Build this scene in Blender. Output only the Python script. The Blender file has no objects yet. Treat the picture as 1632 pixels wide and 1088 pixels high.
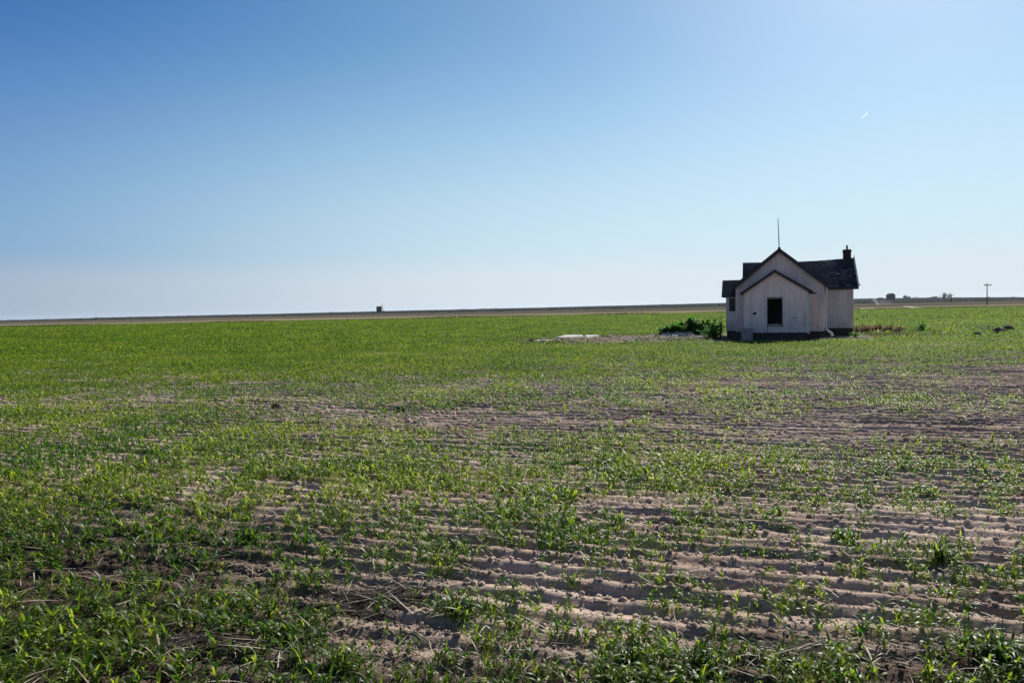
import bpy, bmesh, math, random
import numpy as np
from mathutils import Vector, Matrix
R = math.radians
rng = np.random.default_rng(7)
random.seed(11)
sc = bpy.context.scene
COL = sc.collection

# ------------------------------------------------------------------ camera
CAM_H = 2.0
F = 1200.0                       # focal length in pixels of the 1632 px wide photograph
cam_d = bpy.data.cameras.new('camera')
cam_d.sensor_width = 36.0
cam_d.lens = F / 1632 * 36
cam_d.clip_start = 0.05
cam_d.clip_end = 80000
cam = bpy.data.objects.new('camera', cam_d)
COL.objects.link(cam)
M = Matrix.Rotation(R(90 - 2.53), 4, 'X') @ Matrix.Rotation(R(-1.15), 4, 'Z')
M.translation = (0, 0, CAM_H)
cam.matrix_world = M
sc.camera = cam
Rc = np.array(M.to_3x3())

def to_px(x, y, z=0.0):
    p = np.stack([x, y, np.zeros_like(x) + z - CAM_H], -1) @ Rc      # into camera axes
    d = np.maximum(-p[..., 2], 0.05)
    return 816 + F * p[..., 0] / d, 544 - F * p[..., 1] / d

def at(px, py, z=0.0):
    """point of the level z seen at a pixel"""
    v = Rc @ np.array([(px - 816) / F, (544 - py) / F, -1.0])
    k = (z - CAM_H) / v[2]
    return float(v[0] * k), float(v[1] * k)

def at_depth(px, depth):
    """ground position on the bearing of a pixel column at a given distance forward"""
    v = Rc @ np.array([(px - 816) / F, (544 - 482.0) / F, -1.0])
    return float(v[0] / v[1] * depth), float(depth)

# ------------------------------------------------------------------ tags and mesh helpers
def tag(o, label=None, cat=None, group=None, kind=None):
    if label: o['label'] = label
    if cat: o['category'] = cat
    if group: o['group'] = group
    if kind: o['kind'] = kind
    return o

def empty(name, loc, rz=0.0):
    o = bpy.data.objects.new(name, None)
    o.empty_display_size = 0.3
    o.location = loc
    o.rotation_euler = (0, 0, rz)
    COL.objects.link(o)
    return o

def link(name, me, mat, parent=None, smooth=False):
    o = bpy.data.objects.new(name, me)
    COL.objects.link(o)
    if mat: me.materials.append(mat)
    if parent: o.parent = parent
    if smooth:
        me.polygons.foreach_set('use_smooth', np.ones(len(me.polygons), dtype=bool))
    return o

class MB:
    def __init__(s): s.v = []; s.f = []
    def add(s, vs, fs):
        n = len(s.v); s.v += [tuple(map(float, q)) for q in vs]; s.f += [tuple(i + n for i in f) for f in fs]
    def box(s, x0, x1, y0, y1, z0, z1, m=None):
        vs = [(x0,y0,z0),(x1,y0,z0),(x1,y1,z0),(x0,y1,z0),(x0,y0,z1),(x1,y0,z1),(x1,y1,z1),(x0,y1,z1)]
        if m is not None: vs = [m @ Vector(q) for q in vs]
        s.add(vs, [(3,2,1,0),(4,5,6,7),(0,1,5,4),(1,2,6,5),(2,3,7,6),(3,0,4,7)])
    def slab(s, top, th):
        """polygon 'top' (ccw seen from its outer side) thickened inward"""
        t = [Vector(q) for q in top]
        n = (t[1]-t[0]).cross(t[2]-t[0]).normalized()
        b = [q - n*th for q in t]; k = len(t)
        s.add(t + b, [tuple(range(k)), tuple(range(2*k-1, k-1, -1))] + [(i, i+k, (i+1) % k + k, (i+1) % k) for i in range(k)])
    def tube(s, pts, rad, n=8, cap=True):
        pts = [Vector(p) for p in pts]
        if not hasattr(rad, '__len__'): rad = [rad]*len(pts)
        rings = []
        for i, p in enumerate(pts):
            d = (pts[min(i+1, len(pts)-1)] - pts[max(i-1, 0)]).normalized()
            a = d.cross(Vector((0,0,1)) if abs(d.z) < .9 else Vector((1,0,0))).normalized(); b = d.cross(a)
            rings.append([p + (a*math.cos(2*math.pi*k/n) + b*math.sin(2*math.pi*k/n))*rad[i] for k in range(n)])
        vs = [q for r in rings for q in r]
        fs = [(i*n+k, i*n+(k+1) % n, (i+1)*n+(k+1) % n, (i+1)*n+k) for i in range(len(pts)-1) for k in range(n)]
        if cap: fs += [tuple(range(n-1, -1, -1)), tuple(range((len(pts)-1)*n, len(pts)*n))]
        s.add(vs, fs)
    def build(s, name, mat, parent=None, smooth=False):
        me = bpy.data.meshes.new(name); me.from_pydata(s.v, [], s.f); me.validate(); 
        bm = bmesh.new(); bm.from_mesh(me); bmesh.ops.recalc_face_normals(bm, faces=bm.faces[:]); bm.to_mesh(me); bm.free()
        me.update()
        return link(name, me, mat, parent, smooth)

def plate(outline, holes, y, th, swap=False):
    """upright wall: outline in (s, z), thickened from y to y+th, with openings; swap -> wall runs along y at x=y"""
    bm = bmesh.new()
    def P(a, b, t): return (t, a, b) if swap else (a, t, b)
    loops = [outline] + holes
    for t in (y, y + th):
        es = []
        for L in loops:
            vs = [bm.verts.new(P(a, b, t)) for a, b in L]
            es += [bm.edges.new((vs[i], vs[(i+1) % len(vs)])) for i in range(len(vs))]
        bmesh.ops.triangle_fill(bm, use_beauty=True, use_dissolve=False, edges=es)
    for L in loops:
        a = [bm.verts.new(P(p, q, y)) for p, q in L]; b = [bm.verts.new(P(p, q, y+th)) for p, q in L]
        for i in range(len(L)):
            j = (i+1) % len(L); bm.faces.new((a[i], a[j], b[j], b[i]))
    bmesh.ops.remove_doubles(bm, verts=bm.verts[:], dist=1e-4)
    bmesh.ops.recalc_face_normals(bm, faces=bm.faces[:])
    return bm

def from_bms(name, bms, mat, parent=None):
    me = bpy.data.meshes.new(name); out = bmesh.new()
    for b in bms:
        t = bpy.data.meshes.new('t'); b.to_mesh(t); out.from_mesh(t); b.free(); bpy.data.meshes.remove(t)
    out.to_mesh(me); out.free()
    return link(name, me, mat, parent)

def np_mesh(name, V, Q, mat, attrs=None, smooth=True, parent=None, tris=None):
    """V (n,3) float, Q (m,4) int quads"""
    me = bpy.data.meshes.new(name)
    V = np.asarray(V, np.float32); Q = np.asarray(Q, np.int32)
    nt = 0 if tris is None else len(tris)
    me.vertices.add(len(V)); me.vertices.foreach_set('co', V.ravel())
    me.loops.add(Q.size + nt*3)
    idx = Q.ravel() if nt == 0 else np.concatenate([Q.ravel(), np.asarray(tris, np.int32).ravel()])
    me.loops.foreach_set('vertex_index', idx)
    me.polygons.add(len(Q) + nt)
    st = np.arange(len(Q))*4
    if nt: st = np.concatenate([st, len(Q)*4 + np.arange(nt)*3])
    me.polygons.foreach_set('loop_start', st.astype(np.int32))
    me.update(calc_edges=True)
    for k, a in (attrs or {}).items():
        at_ = me.attributes.new(k, 'FLOAT', 'POINT'); at_.data.foreach_set('value', np.asarray(a, np.float32))
    return link(name, me, mat, parent, smooth)

# ------------------------------------------------------------------ numpy noise
def _h(ix, iy, seed):
    n = (ix.astype(np.int64)*374761393 + iy.astype(np.int64)*668265263 + seed*1442695041) & 0xffffffff
    n = ((n ^ (n >> 13))*1274126177) & 0xffffffff
    n = n ^ (n >> 16)
    return (n & 0xffffff)/float(0xffffff)
def vn(x, y, seed=0):
    x0 = np.floor(x); y0 = np.floor(y); fx = x-x0; fy = y-y0
    fx = fx*fx*(3-2*fx); fy = fy*fy*(3-2*fy)
    a = _h(x0, y0, seed); b = _h(x0+1, y0, seed); c = _h(x0, y0+1, seed); d = _h(x0+1, y0+1, seed)
    return (a*(1-fx)+b*fx)*(1-fy) + (c*(1-fx)+d*fx)*fy
def fbm(x, y, seed=0, o=3):
    s = 0; a = .5; t = 0
    for i in range(o):
        s = s + a*vn(x, y, seed+i*17); t += a; a *= .5; x = x*2.03+5.1; y = y*2.03+1.7
    return s/t - .5
def sst(a, b, x):
    t = np.clip((x-a)/(b-a), 0, 1); return t*t*(3-2*t)

# ------------------------------------------------------------------ the crop: where it is thick and where it is thin (map of the field)
GX = np.array([0, 204, 408, 612, 816, 1020, 1224, 1428, 1632.])
GY = np.array([500, 520, 545, 565, 590, 610, 630, 650, 675, 700, 730, 760, 800, 850, 900, 950, 1000, 1050, 1088.])
GDW = np.ones((19, 9)); GDW[6:16, 2:] = .86; GDW[11:15, :2] = 1.14
GD = GDW*np.array([
 [1,1,1,1,1,1,1,1,1],
 [1,1,1,1,.95,.9,.85,.95,.95],
 [1,1,1,1,.9,.7,.85,.85,.8],
 [.95,.85,.95,.95,.9,.8,.8,.7,.65],
 [.9,.85,.9,.85,.8,.82,.8,.5,.38],
 [.78,.72,.75,.68,.7,.65,.35,.3,.15],
 [.8,.5,.65,.68,.7,.68,.5,.25,.12],
 [.5,.42,.4,.6,.6,.6,.7,.6,.45],
 [.85,.85,.6,.35,.4,.4,.25,.35,.3],
 [.9,.9,.85,.65,.55,.35,.25,.2,.25],
 [.85,.88,.82,.75,.68,.55,.5,.38,.4],
 [.8,.82,.75,.68,.6,.6,.58,.5,.5],
 [.75,.78,.62,.6,.62,.66,.6,.52,.52],
 [.85,.8,.65,.55,.55,.58,.5,.5,.5],
 [.95,.88,.7,.5,.48,.45,.45,.48,.45],
 [.95,.92,.72,.42,.45,.38,.38,.42,.4],
 [.95,.95,.85,.40,.45,.45,.36,.45,.4],
 [1,1,.9,.6,.6,.65,.55,.55,.55],
 [1,1,.95,.7,.7,.75,.65,.65,.65]])
def dens(x, y):
    px, py = to_px(x, y)
    py = py + 0.018*(px-816)*np.clip((py-520)/400, 0, 1)*0
    ix = np.clip(np.interp(px, GX, np.arange(9)), 0, 7.999); iy = np.clip(np.interp(py, GY, np.arange(19)), 0, 17.999)
    i = ix.astype(int); j = iy.astype(int); fx = ix-i; fy = iy-j
    fx = fx*fx*(3-2*fx)
    return (GD[j,i]*(1-fx)+GD[j,i+1]*fx)*(1-fy) + (GD[j+1,i]*(1-fx)+GD[j+1,i+1]*fx)*fy

ROW = 0.25
CA, SA = math.cos(R(18)), math.sin(R(18))
def uv(x, y):
    return -CA*x + SA*y, SA*x + CA*y + 0.10*fbm(x*.12, y*.12, 91, 2)
def unuv(u, v):
    return -CA*u + SA*v, SA*u + CA*v
# height of furrows, clods and swells close to the camera
def H(x, y):
    u, v = uv(x, y)
    px, py = to_px(x, y)
    right = sst(250, 1050, px)
    near = sst(5.0, 3.6, y)
    a = .062*(.85 + .15*right)*(1 - .35*near)*(.42 + .85*vn(u*.4, v*2.3, 5))*(.72+.56*vn(u*2.1, v*3.1, 6))*(1+.22*sst(6, 9, y))*(1-.55*sst(24, 36, y))
    ph = v/ROW + .20*fbm(u*.7, v*1.0, 8, 2) + .16*fbm(u*6, v*6, 9, 2)
    p = ph - np.floor(ph)
    pr = np.where(p < .22, sst(0, .22, p), 1 - sst(.22, 1.08, p))
    rough = .95 + .4*(1-right)
    z = a*pr + rough*(.022*fbm(x*5, y*6, 21, 3) + .026*fbm(x*15, y*17, 23, 2) + .018*fbm(x*38, y*42, 27, 2)) + .05*fbm(x*.5, y*.5, 25, 2)
    return z*(1-sst(30, 38, y)*.9) + .02

# far land: slightly rolling plain (ridge heights by bearing)
RPX = np.array([-400, 0, 400, 760, 1150, 1370, 1500, 1632, 2100.])
RZ = np.array([-7, -5.5, -2.2, .8, 4.2, 9.2, 7.2, 3.4, 2.])
def base_z(x, y):
    r = np.hypot(x, y)
    azp = 816 + F*x/np.maximum(y, 1e-3)
    rz = np.where(y > 50, np.interp(azp, RPX, RZ), 0)
    k = sst(260, 2600, r)
    z = rz*k + k*(1-sst(3200, 6000, r))*5.0*fbm(x/420, y/420, 61, 3)
    z = z - 55*sst(3300, 11000, r)
    return z

# ------------------------------------------------------------------ materials
class NT:
    def __init__(s, name):
        s.m = bpy.data.materials.new(name); s.m.use_nodes = True
        s.t = s.m.node_tree; s.n = s.t.nodes; s.b = s.n['Principled BSDF']; s.out = s.n['Material Output']
    def new(s, typ, **k):
        n = s.n.new(typ)
        for a, b in k.items(): setattr(n, a, b)
        return n
    def l(s, a, b): s.t.links.new(a, b)
    def pos(s): 
        if not hasattr(s, '_g'): s._g = s.new('ShaderNodeNewGeometry')
        return s._g.outputs['Position']
    def tc(s):
        return s.new('ShaderNodeTexCoord').outputs['Object']
    def mapping(s, vec, scale=(1,1,1), rot=(0,0,0)):
        m = s.new('ShaderNodeMapping'); m.inputs['Scale'].default_value = scale; m.inputs['Rotation'].default_value = rot
        s.l(vec, m.inputs['Vector']); return m.outputs['Vector']
    def noise(s, vec, scale, detail=4, rough=.55):
        n = s.new('ShaderNodeTexNoise'); n.inputs['Scale'].default_value = scale
        n.inputs['Detail'].default_value = detail; n.inputs['Roughness'].default_value = rough
        s.l(vec, n.inputs['Vector']); return n.outputs['Fac']
    def mr(s, v, a, b, c=0., d=1., smooth=True):
        n = s.new('ShaderNodeMapRange', interpolation_type='SMOOTHSTEP' if smooth else 'LINEAR')
        s.l(v, n.inputs['Value'])
        for k, x in zip(('From Min','From Max','To Min','To Max'), (a,b,c,d)): n.inputs[k].default_value = x
        return n.outputs['Result']
    def mix(s, fac, a, b, mode='MIX'):
        n = s.new('ShaderNodeMix', data_type='RGBA', blend_type=mode)
        for sock, val in ((n.inputs[0], fac), (n.inputs[6], a), (n.inputs[7], b)):
            if isinstance(val, (int, float)): sock.default_value = val
            elif isinstance(val, tuple): sock.default_value = (*val, 1)
            else: s.l(val, sock)
        return n.outputs[2]
    def math(s, op, a, b=0.):
        n = s.new('ShaderNodeMath', operation=op)
        for sock, val in ((n.inputs[0], a), (n.inputs[1], b)):
            if isinstance(val, (int, float)): sock.default_value = val
            else: s.l(val, sock)
        return n.outputs[0]
    def attr(s, name): return s.new('ShaderNodeAttribute', attribute_name=name).outputs['Fac']
    def bump(s, h, strength=.5, dist=.02):
        b = s.new('ShaderNodeBump'); b.inputs['Strength'].default_value = strength; b.inputs['Distance'].default_value = dist
        s.l(h, b.inputs['Height']); s.l(b.outputs['Normal'], s.b.inputs['Normal'])
    def col(s, c): s.l(c, s.b.inputs['Base Color']) if not isinstance(c, tuple) else setattr(s.b.inputs['Base Color'], 'default_value', (*c, 1))
    def rough(s, r): s.b.inputs['Roughness'].default_value = r
    def spec(s, r): s.b.inputs['Specular IOR Level'].default_value = r

def simple(name, c1, c2, scale=3., rough=.9, bump=.4, bscale=20., dist=.01, spec=.3, stretch=(1,1,1)):
    t = NT(name); v = t.mapping(t.tc(), stretch)
    n = t.noise(v, scale, 5)
    t.col(t.mix(t.mr(n, .3, .7), c1, c2)); t.rough(rough); t.spec(spec)
    t.bump(t.noise(v, bscale, 5), bump, dist)
    return t.m

# soil (shared by the furrowed near sheet and the rest of the ground)
def soil_color(t):
    p = t.pos()
    rv = t.mapping(p, (.35, 1.6, 1), (0, 0, R(18)))
    big = t.noise(p, .35, 4)
    streak = t.noise(rv, 1.3, 5, .65)
    fine = t.noise(p, 38, 5, .6)
    c = t.mix(t.mr(big, .35, .65), SOIL_A, SOIL_B)
    c = t.mix(t.mr(streak, .40, .66), c, SOIL_C)
    c = t.mix(t.mr(fine, .25, .75, 0, .42), c, SOIL_D)
    return c, fine, streak
SOIL_A = (.50, .385, .305); SOIL_B = (.62, .495, .40); SOIL_C = (.36, .27, .22); SOIL_D = (.22, .16, .125)

def soil_mat():
    t = NT('tilled_soil'); c, fine, st = soil_color(t)
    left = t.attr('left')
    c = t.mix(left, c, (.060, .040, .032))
    t.col(c); t.rough(1.); t.spec(0.)
    n2 = t.noise(t.pos(), 90, 6, .7)
    t.bump(t.math('ADD', fine, t.math('MULTIPLY', n2, .5)), .7, .018)
    return t.m

def ground_mat():
    t = NT('farm_land'); c, fine, st = soil_color(t)
    p = t.pos()
    sep = t.new('ShaderNodeSeparateXYZ'); t.l(p, sep.inputs[0]); X, Y = sep.outputs[0], sep.outputs[1]
    wob = t.noise(t.mapping(p, (.02, .02, 1)), 1., 4)
    yy = t.math('ADD', Y, t.math('MULTIPLY', t.math('SUBTRACT', wob, .5), 2.0))
    # green ground cover of the field
    gcol = t.mix(t.mr(t.noise(p, .8, 5), .3, .7), (.045, .095, .008), (.075, .125, .014))
    c = t.mix(t.math('MULTIPLY', t.attr('cover'), .8), c, gcol)
    # stubble past the edge of the field
    stub = t.mix(t.mr(t.noise(t.mapping(p, (.006, .03, 1)), 1., 5), .35, .65), (.30, .25, .16), (.20, .175, .11))
    stub = t.mix(t.mr(t.noise(t.mapping(p, (.012, .05, 1)), 1., 4), .50, .6, 0, .8), stub, (.09, .115, .04))
    c = t.mix(t.mr(yy, 168.5, 170.0), c, stub)
    mid = t.mix(t.mr(t.noise(t.mapping(p, (.0025, .010, 1)), 1., 5), .4, .6), (.125, .105, .085), (.075, .080, .055))
    c = t.mix(t.mr(t.math('ADD', Y, t.math('MULTIPLY', wob, 100.)), 270, 320), c, mid)
    farc = t.mix(t.mr(t.noise(t.mapping(p, (.001, .004, 1)), 1., 5), .45, .6), (.032, .038, .045), (.05, .05, .05))
    c = t.mix(t.mr(t.math('ADD', Y, t.math('MULTIPLY', wob, 260.)), 560, 700), c, farc)
    t.col(c); t.rough(1.); t.spec(0.)
    t.bump(fine, .5, .03)
    return t.m

def leaf_mat(name, lo, hi, tlo, thi, trans=.45, rough=.42, attr='tint', spec=.5):
    t = NT(name)
    a = t.attr(attr)
    c = t.mix(a, lo, hi); t.col(c); t.rough(rough); t.spec(spec)
    tr = t.new('ShaderNodeBsdfTranslucent'); t.l(t.mix(a, tlo, thi), tr.inputs['Color'])
    mx = t.new('ShaderNodeMixShader'); mx.inputs[0].default_value = trans
    t.l(t.b.outputs[0], mx.inputs[1]); t.l(tr.outputs[0], mx.inputs[2]); t.l(mx.outputs[0], t.out.inputs['Surface'])
    return t.m

MAT = {}
MAT['soil'] = soil_mat()
MAT['land'] = ground_mat()
MAT['crop'] = leaf_mat('crop_leaf', (.022, .065, .006), (.17, .22, .025), (.04, .17, .004), (.52, .62, .04), .54, .45, spec=.42)
MAT['cropfar'] = leaf_mat('crop_leaf_far', (.045, .098, .010), (.165, .225, .030), (.08, .21, .008), (.38, .47, .028), .52, .6, spec=.15)
MAT['dry'] = leaf_mat('dry_stalk', (.10, .075, .055), (.50, .42, .32), (.08, .06, .04), (.3, .25, .18), .15, .7)
MAT['darkdry'] = leaf_mat('dark_stalk', (.012, .009, .007), (.065, .048, .036), (.01, .01, .01), (.04, .03, .02), .06, .8, spec=.15)
MAT['weed'] = leaf_mat('weed_leaf', (.022, .09, .013), (.06, .18, .026), (.05, .24, .01), (.17, .45, .035), .5, .6, spec=.2)
MAT['brownweed'] = leaf_mat('dead_weed', (.10, .045, .025), (.34, .19, .11), (.10, .045, .02), (.3, .17, .08), .35, .8)
MAT['treeleaf'] = leaf_mat('tree_leaf', (.02, .035, .015), (.04, .06, .025), (.02, .04, .01), (.05, .08, .02), .25, .7)
MAT['clod'] = simple('clod_soil', (.055, .038, .03), (.10, .072, .056), 8, .95, .8, 30, .02)
MAT['mound'] = simple('loose_dirt', (.26, .185, .15), (.09, .062, .05), 1.2, .95, .9, 12, .05)
MAT['concrete'] = simple('concrete', (.40, .39, .37), (.30, .29, .275), 3, .9, .3, 30)
MAT['slab'] = simple('pale_concrete', (.46, .45, .42), (.34, .33, .30), 2, .8, .2, 30)
MAT['whitewood'] = simple('white_painted_wood', (.75, .74, .70), (.52, .50, .46), 6, .7, .3, 30)
MAT['pole'] = simple('pole_wood', (.06, .045, .035), (.10, .08, .06), 4, .9, .5, 20, .01, .2, (1,1,.1))
MAT['metal'] = simple('galvanised_metal', (.30, .30, .31), (.20, .19, .19), 5, .5, .1, 30)
MAT['brick'] = simple('chimney_brick', (.05, .034, .034), (.03, .022, .024), 10, .9, .6, 25)
MAT['found'] = simple('foundation_stone', (.075, .058, .052), (.04, .032, .03), 5, .95, .7, 12, .03)
MAT['fascia'] = simple('dark_fascia', (.030, .030, .036), (.055, .052, .055), 6, .8, .4, 30, .005, .3, (1,1,1))
MAT['intshade'] = simple('interior_shade', (.035, .03, .028), (.02, .018, .016), 2, .95, .2, 10)  # near-black tone puts the shade behind the porch opening into the colour
MAT['farbarn'] = simple('weathered_barn_wood', (.045, .04, .042), (.03, .026, .03), 2, .9, .3, 5)
MAT['trunk'] = simple('bark', (.05, .038, .03), (.09, .07, .055), 6, .95, .6, 20)

def wall_mat():
    t = NT('weathered_white_stucco'); p = t.tc()
    big = t.noise(p, .9, 4)
    c = t.mix(t.mr(big, .3, .7), (.68, .55, .54), (.79, .65, .63))
    run = t.noise(t.mapping(p, (5, 5, .35)), 1., 5, .6)
    c = t.mix(t.mr(run, .48, .75, 0, .55), c, (.46, .38, .355))
    sep = t.new('ShaderNodeSeparateXYZ'); t.l(p, sep.inputs[0])
    low = t.math('MULTIPLY', t.mr(sep.outputs[2], .42, 1.1, 1, 0), t.mr(t.noise(p, 3, 5), .35, .65))
    c = t.mix(t.math('MULTIPLY', low, .5), c, (.33, .33, .29))
    spots = t.noise(p, 14, 3, .7)
    c = t.mix(t.mr(spots, .66, .72, 0, .6), c, (.25, .22, .20))
    peel = t.noise(t.mapping(p, (1., 1., .8)), 2.3, 7, .68)
    c = t.mix(t.mr(peel, .60, .64, 0, .55), c, (.40, .33, .29))
    vo = t.new('ShaderNodeTexVoronoi', feature='DISTANCE_TO_EDGE'); vo.inputs['Scale'].default_value = 1.1
    wp = t.new('ShaderNodeMix', data_type='VECTOR'); wp.inputs[0].default_value = .22; t.l(p, wp.inputs[4])
    nn = t.new('ShaderNodeTexNoise'); nn.inputs['Scale'].default_value = 2.5; nn.inputs['Detail'].default_value = 5; t.l(p, nn.inputs['Vector']); t.l(nn.outputs['Color'], wp.inputs[5]); t.l(wp.outputs[1], vo.inputs['Vector'])
    c = t.mix(t.mr(vo.outputs['Distance'], .010, .003, 0, .28), c, (.22, .18, .17))
    grime = t.noise(t.mapping(p, (2.2, 2.2, .5)), 1., 6, .65)
    c = t.mix(t.mr(grime, .50, .66, 0, .5), c, (.45, .36, .33))
    t.col(c); t.rough(.9); t.spec(.2)
    t.bump(t.noise(p, 26, 6, .7), .35, .012)
    return t.m
def roof_mat():
    t = NT('worn_dark_shingles'); p = t.tc()
    br = t.new('ShaderNodeTexNoise'); 
    c = t.mix(t.mr(t.noise(p, 2.2, 5), .35, .65), (.022, .027, .034), (.050, .055, .066))
    sh = t.noise(t.mapping(p, (6, 1.4, 7)), 1., 4, .7)
    c = t.mix(t.mr(sh, .50, .62, 0, .6), c, (.060, .058, .060))
    t.col(c); t.rough(.85); t.spec(.25)
    w = t.new('ShaderNodeTexWave', wave_type='BANDS', bands_direction='Z', wave_profile='SAW'); w.inputs['Scale'].default_value = 2.4
    w.inputs['Distortion'].default_value = .6
    t.l(p, w.inputs['Vector'])
    t.bump(t.math('ADD', w.outputs['Fac'], t.math('MULTIPLY', sh, .8)), .8, .03)
    return t.m
def pane_mat():
    t = NT('window_glass'); t.col((.01, .018, .035)); t.rough(.25); t.spec(.25)
    t.bump(t.noise(t.tc(), 4, 2), .05, .01); return t.m
MAT['shingle'] = simple('grey_shingle', (.16, .155, .15), (.09, .09, .09), 9, .8)
MAT['wall'] = wall_mat(); MAT['roof'] = roof_mat(); MAT['pane'] = pane_mat()
MAT['trim'] = simple('white_trim_paint', (.70, .68, .65), (.52, .50, .47), 6, .6, .2, 30)

# ------------------------------------------------------------------ ground sheets
# whole land: polar sheet to the horizon
rs = np.concatenate([[0.], np.geomspace(1.5, 13000, 260)])
fine = np.linspace(-44, 44, 360); coarse = np.linspace(44, 316, 60)[1:-1]
ang = np.radians(np.concatenate([fine, coarse]))
RR, AA = np.meshgrid(rs, ang, indexing='ij')
GXX = RR*np.sin(AA); GYY = RR*np.cos(AA)
inside = sst(36.5, 33, GYY)*sst(1.5, 4, GYY)*sst(.72*GYY+3.6, .72*GYY+1.0, np.abs(GXX))
Z = base_z(GXX, GYY) - .25*inside
Vg = np.stack([GXX, GYY, Z], -1).reshape(-1, 3)
nr, na = RR.shape
I = np.arange(nr*na).reshape(nr, na)
I2 = np.concatenate([I, I[:, :1]], 1)
Q = np.stack([I2[:-1, :-1], I2[:-1, 1:], I2[1:, 1:], I2[1:, :-1]], -1).reshape(-1, 4)[:, ::-1]
cov = np.where(GYY > 0, dens(GXX, np.maximum(GYY, .5)), .8)
_u, _v = uv(GXX, GYY)
cov = np.clip(cov + (.6*fbm(GXX*.25, GYY*.5, 33, 3) + .9*fbm(_u*.05, _v*1.3, 55, 2))*(cov < .97), 0, 1)*sst(3, 60, GYY)
cov = np.where(GYY <= 0, .6, cov)
g = np_mesh('ground', Vg, Q, MAT['land'], {'cover': cov.ravel()})
tag(g, kind='structure')

# furrowed soil in front: grid laid along the drill rows
dv, du = .027, .055
vv = np.arange(-9, 46, dv); uu = np.arange(-34, 40, du)
UU, VV = np.meshgrid(uu, vv, indexing='ij')
SX, SY = unuv(UU, VV)
keep = (SY > 2.0) & (SY < 37.5) & (np.abs(SX) < .72*SY + 4.0)
SZ = np.zeros_like(SX); SZ[keep] = H(SX[keep], SY[keep])
edge = sst(2.0, 2.8, SY)*sst(37.3, 34, SY)*sst(.72*SY+4.0, .72*SY+3.0, np.abs(SX))
SZ = SZ*edge - .03*(1-edge)
I = np.arange(SX.size).reshape(SX.shape)
Q = np.stack([I[:-1, :-1], I[:-1, 1:], I[1:, 1:], I[1:, :-1]], -1).reshape(-1, 4)
Q = Q[keep.ravel()[Q].all(1)][:, ::-1]
used = np.zeros(SX.size, bool); used[Q.ravel()] = True
remap = np.cumsum(used)-1
P = np.stack([SX, SY, SZ], -1).reshape(-1, 3)[used]
pxs, pys = to_px(P[:, 0], P[:, 1])
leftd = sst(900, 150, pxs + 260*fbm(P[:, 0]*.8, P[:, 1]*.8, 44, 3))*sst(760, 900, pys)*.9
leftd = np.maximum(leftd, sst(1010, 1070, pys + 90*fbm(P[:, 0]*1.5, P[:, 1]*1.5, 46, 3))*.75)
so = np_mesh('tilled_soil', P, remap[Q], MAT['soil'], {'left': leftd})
tag(so, kind='structure')
del UU, VV, SX, SY, SZ, P, Q

# ------------------------------------------------------------------ leaf blade generator
def blades(bx, by, bz, az, L, W, th0, kap, k, tint, w0=.5, twist=None):
    """arching strap leaves; returns V, Q, tint"""
    n = len(bx)
    t = np.linspace(0, 1, k+1)
    V = np.empty((n, k+1, 2, 3), np.float32)
    r = np.zeros(n); h = np.zeros(n)
    sx, sy = -np.sin(az), np.cos(az)
    if twist is None: twist = rng.uniform(-.7, .7, n)
    for i in range(k+1):
        if i:
            th = th0 + kap*(t[i]-.5/k)
            r = r + L/k*np.sin(th); h = h + L/k*np.cos(th)
        if t[i] < .35: w = w0 + (1-w0)*t[i]/.35
        else: w = max(.04, 1-((t[i]-.35)/.65)**1.7)
        tw = twist*t[i]
        ox = sx*np.cos(tw)*W*w/2; oy = sy*np.cos(tw)*W*w/2; oz = np.sin(tw)*W*w/2
        cx = bx+np.cos(az)*r; cy = by+np.sin(az)*r; cz = bz+h
        V[:, i, 0] = np.stack([cx-ox, cy-oy, cz-oz], -1); V[:, i, 1] = np.stack([cx+ox, cy+oy, cz+oz], -1)
    base = (np.arange(n)*(k+1)*2)[:, None]
    q = np.array([[2*i, 2*i+1, 2*i+3, 2*i+2] for i in range(k)])
    Q = (base[:, None]+q[None]).reshape(-1, 4)
    T = np.repeat(tint, (k+1)*2)
    return V.reshape(-1, 3), Q, T

class Pack:
    def __init__(s): s.V = []; s.Q = []; s.T = []; s.n = 0
    def add(s, V, Q, T): s.V.append(V); s.Q.append(Q+s.n); s.T.append(T); s.n += len(V)
    def build(s, name, mat, parent=None):
        return np_mesh(name, np.concatenate(s.V), np.concatenate(s.Q), mat, {'tint': np.concatenate(s.T)}, True, parent)

def clump(x, y): return fbm(x*1.3, y*1.3, 71, 3)*1.5 + fbm(x*.28, y*.45, 73, 2)*.6 + fbm(x*4.2, y*4.2, 75, 2)*1.5

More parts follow.
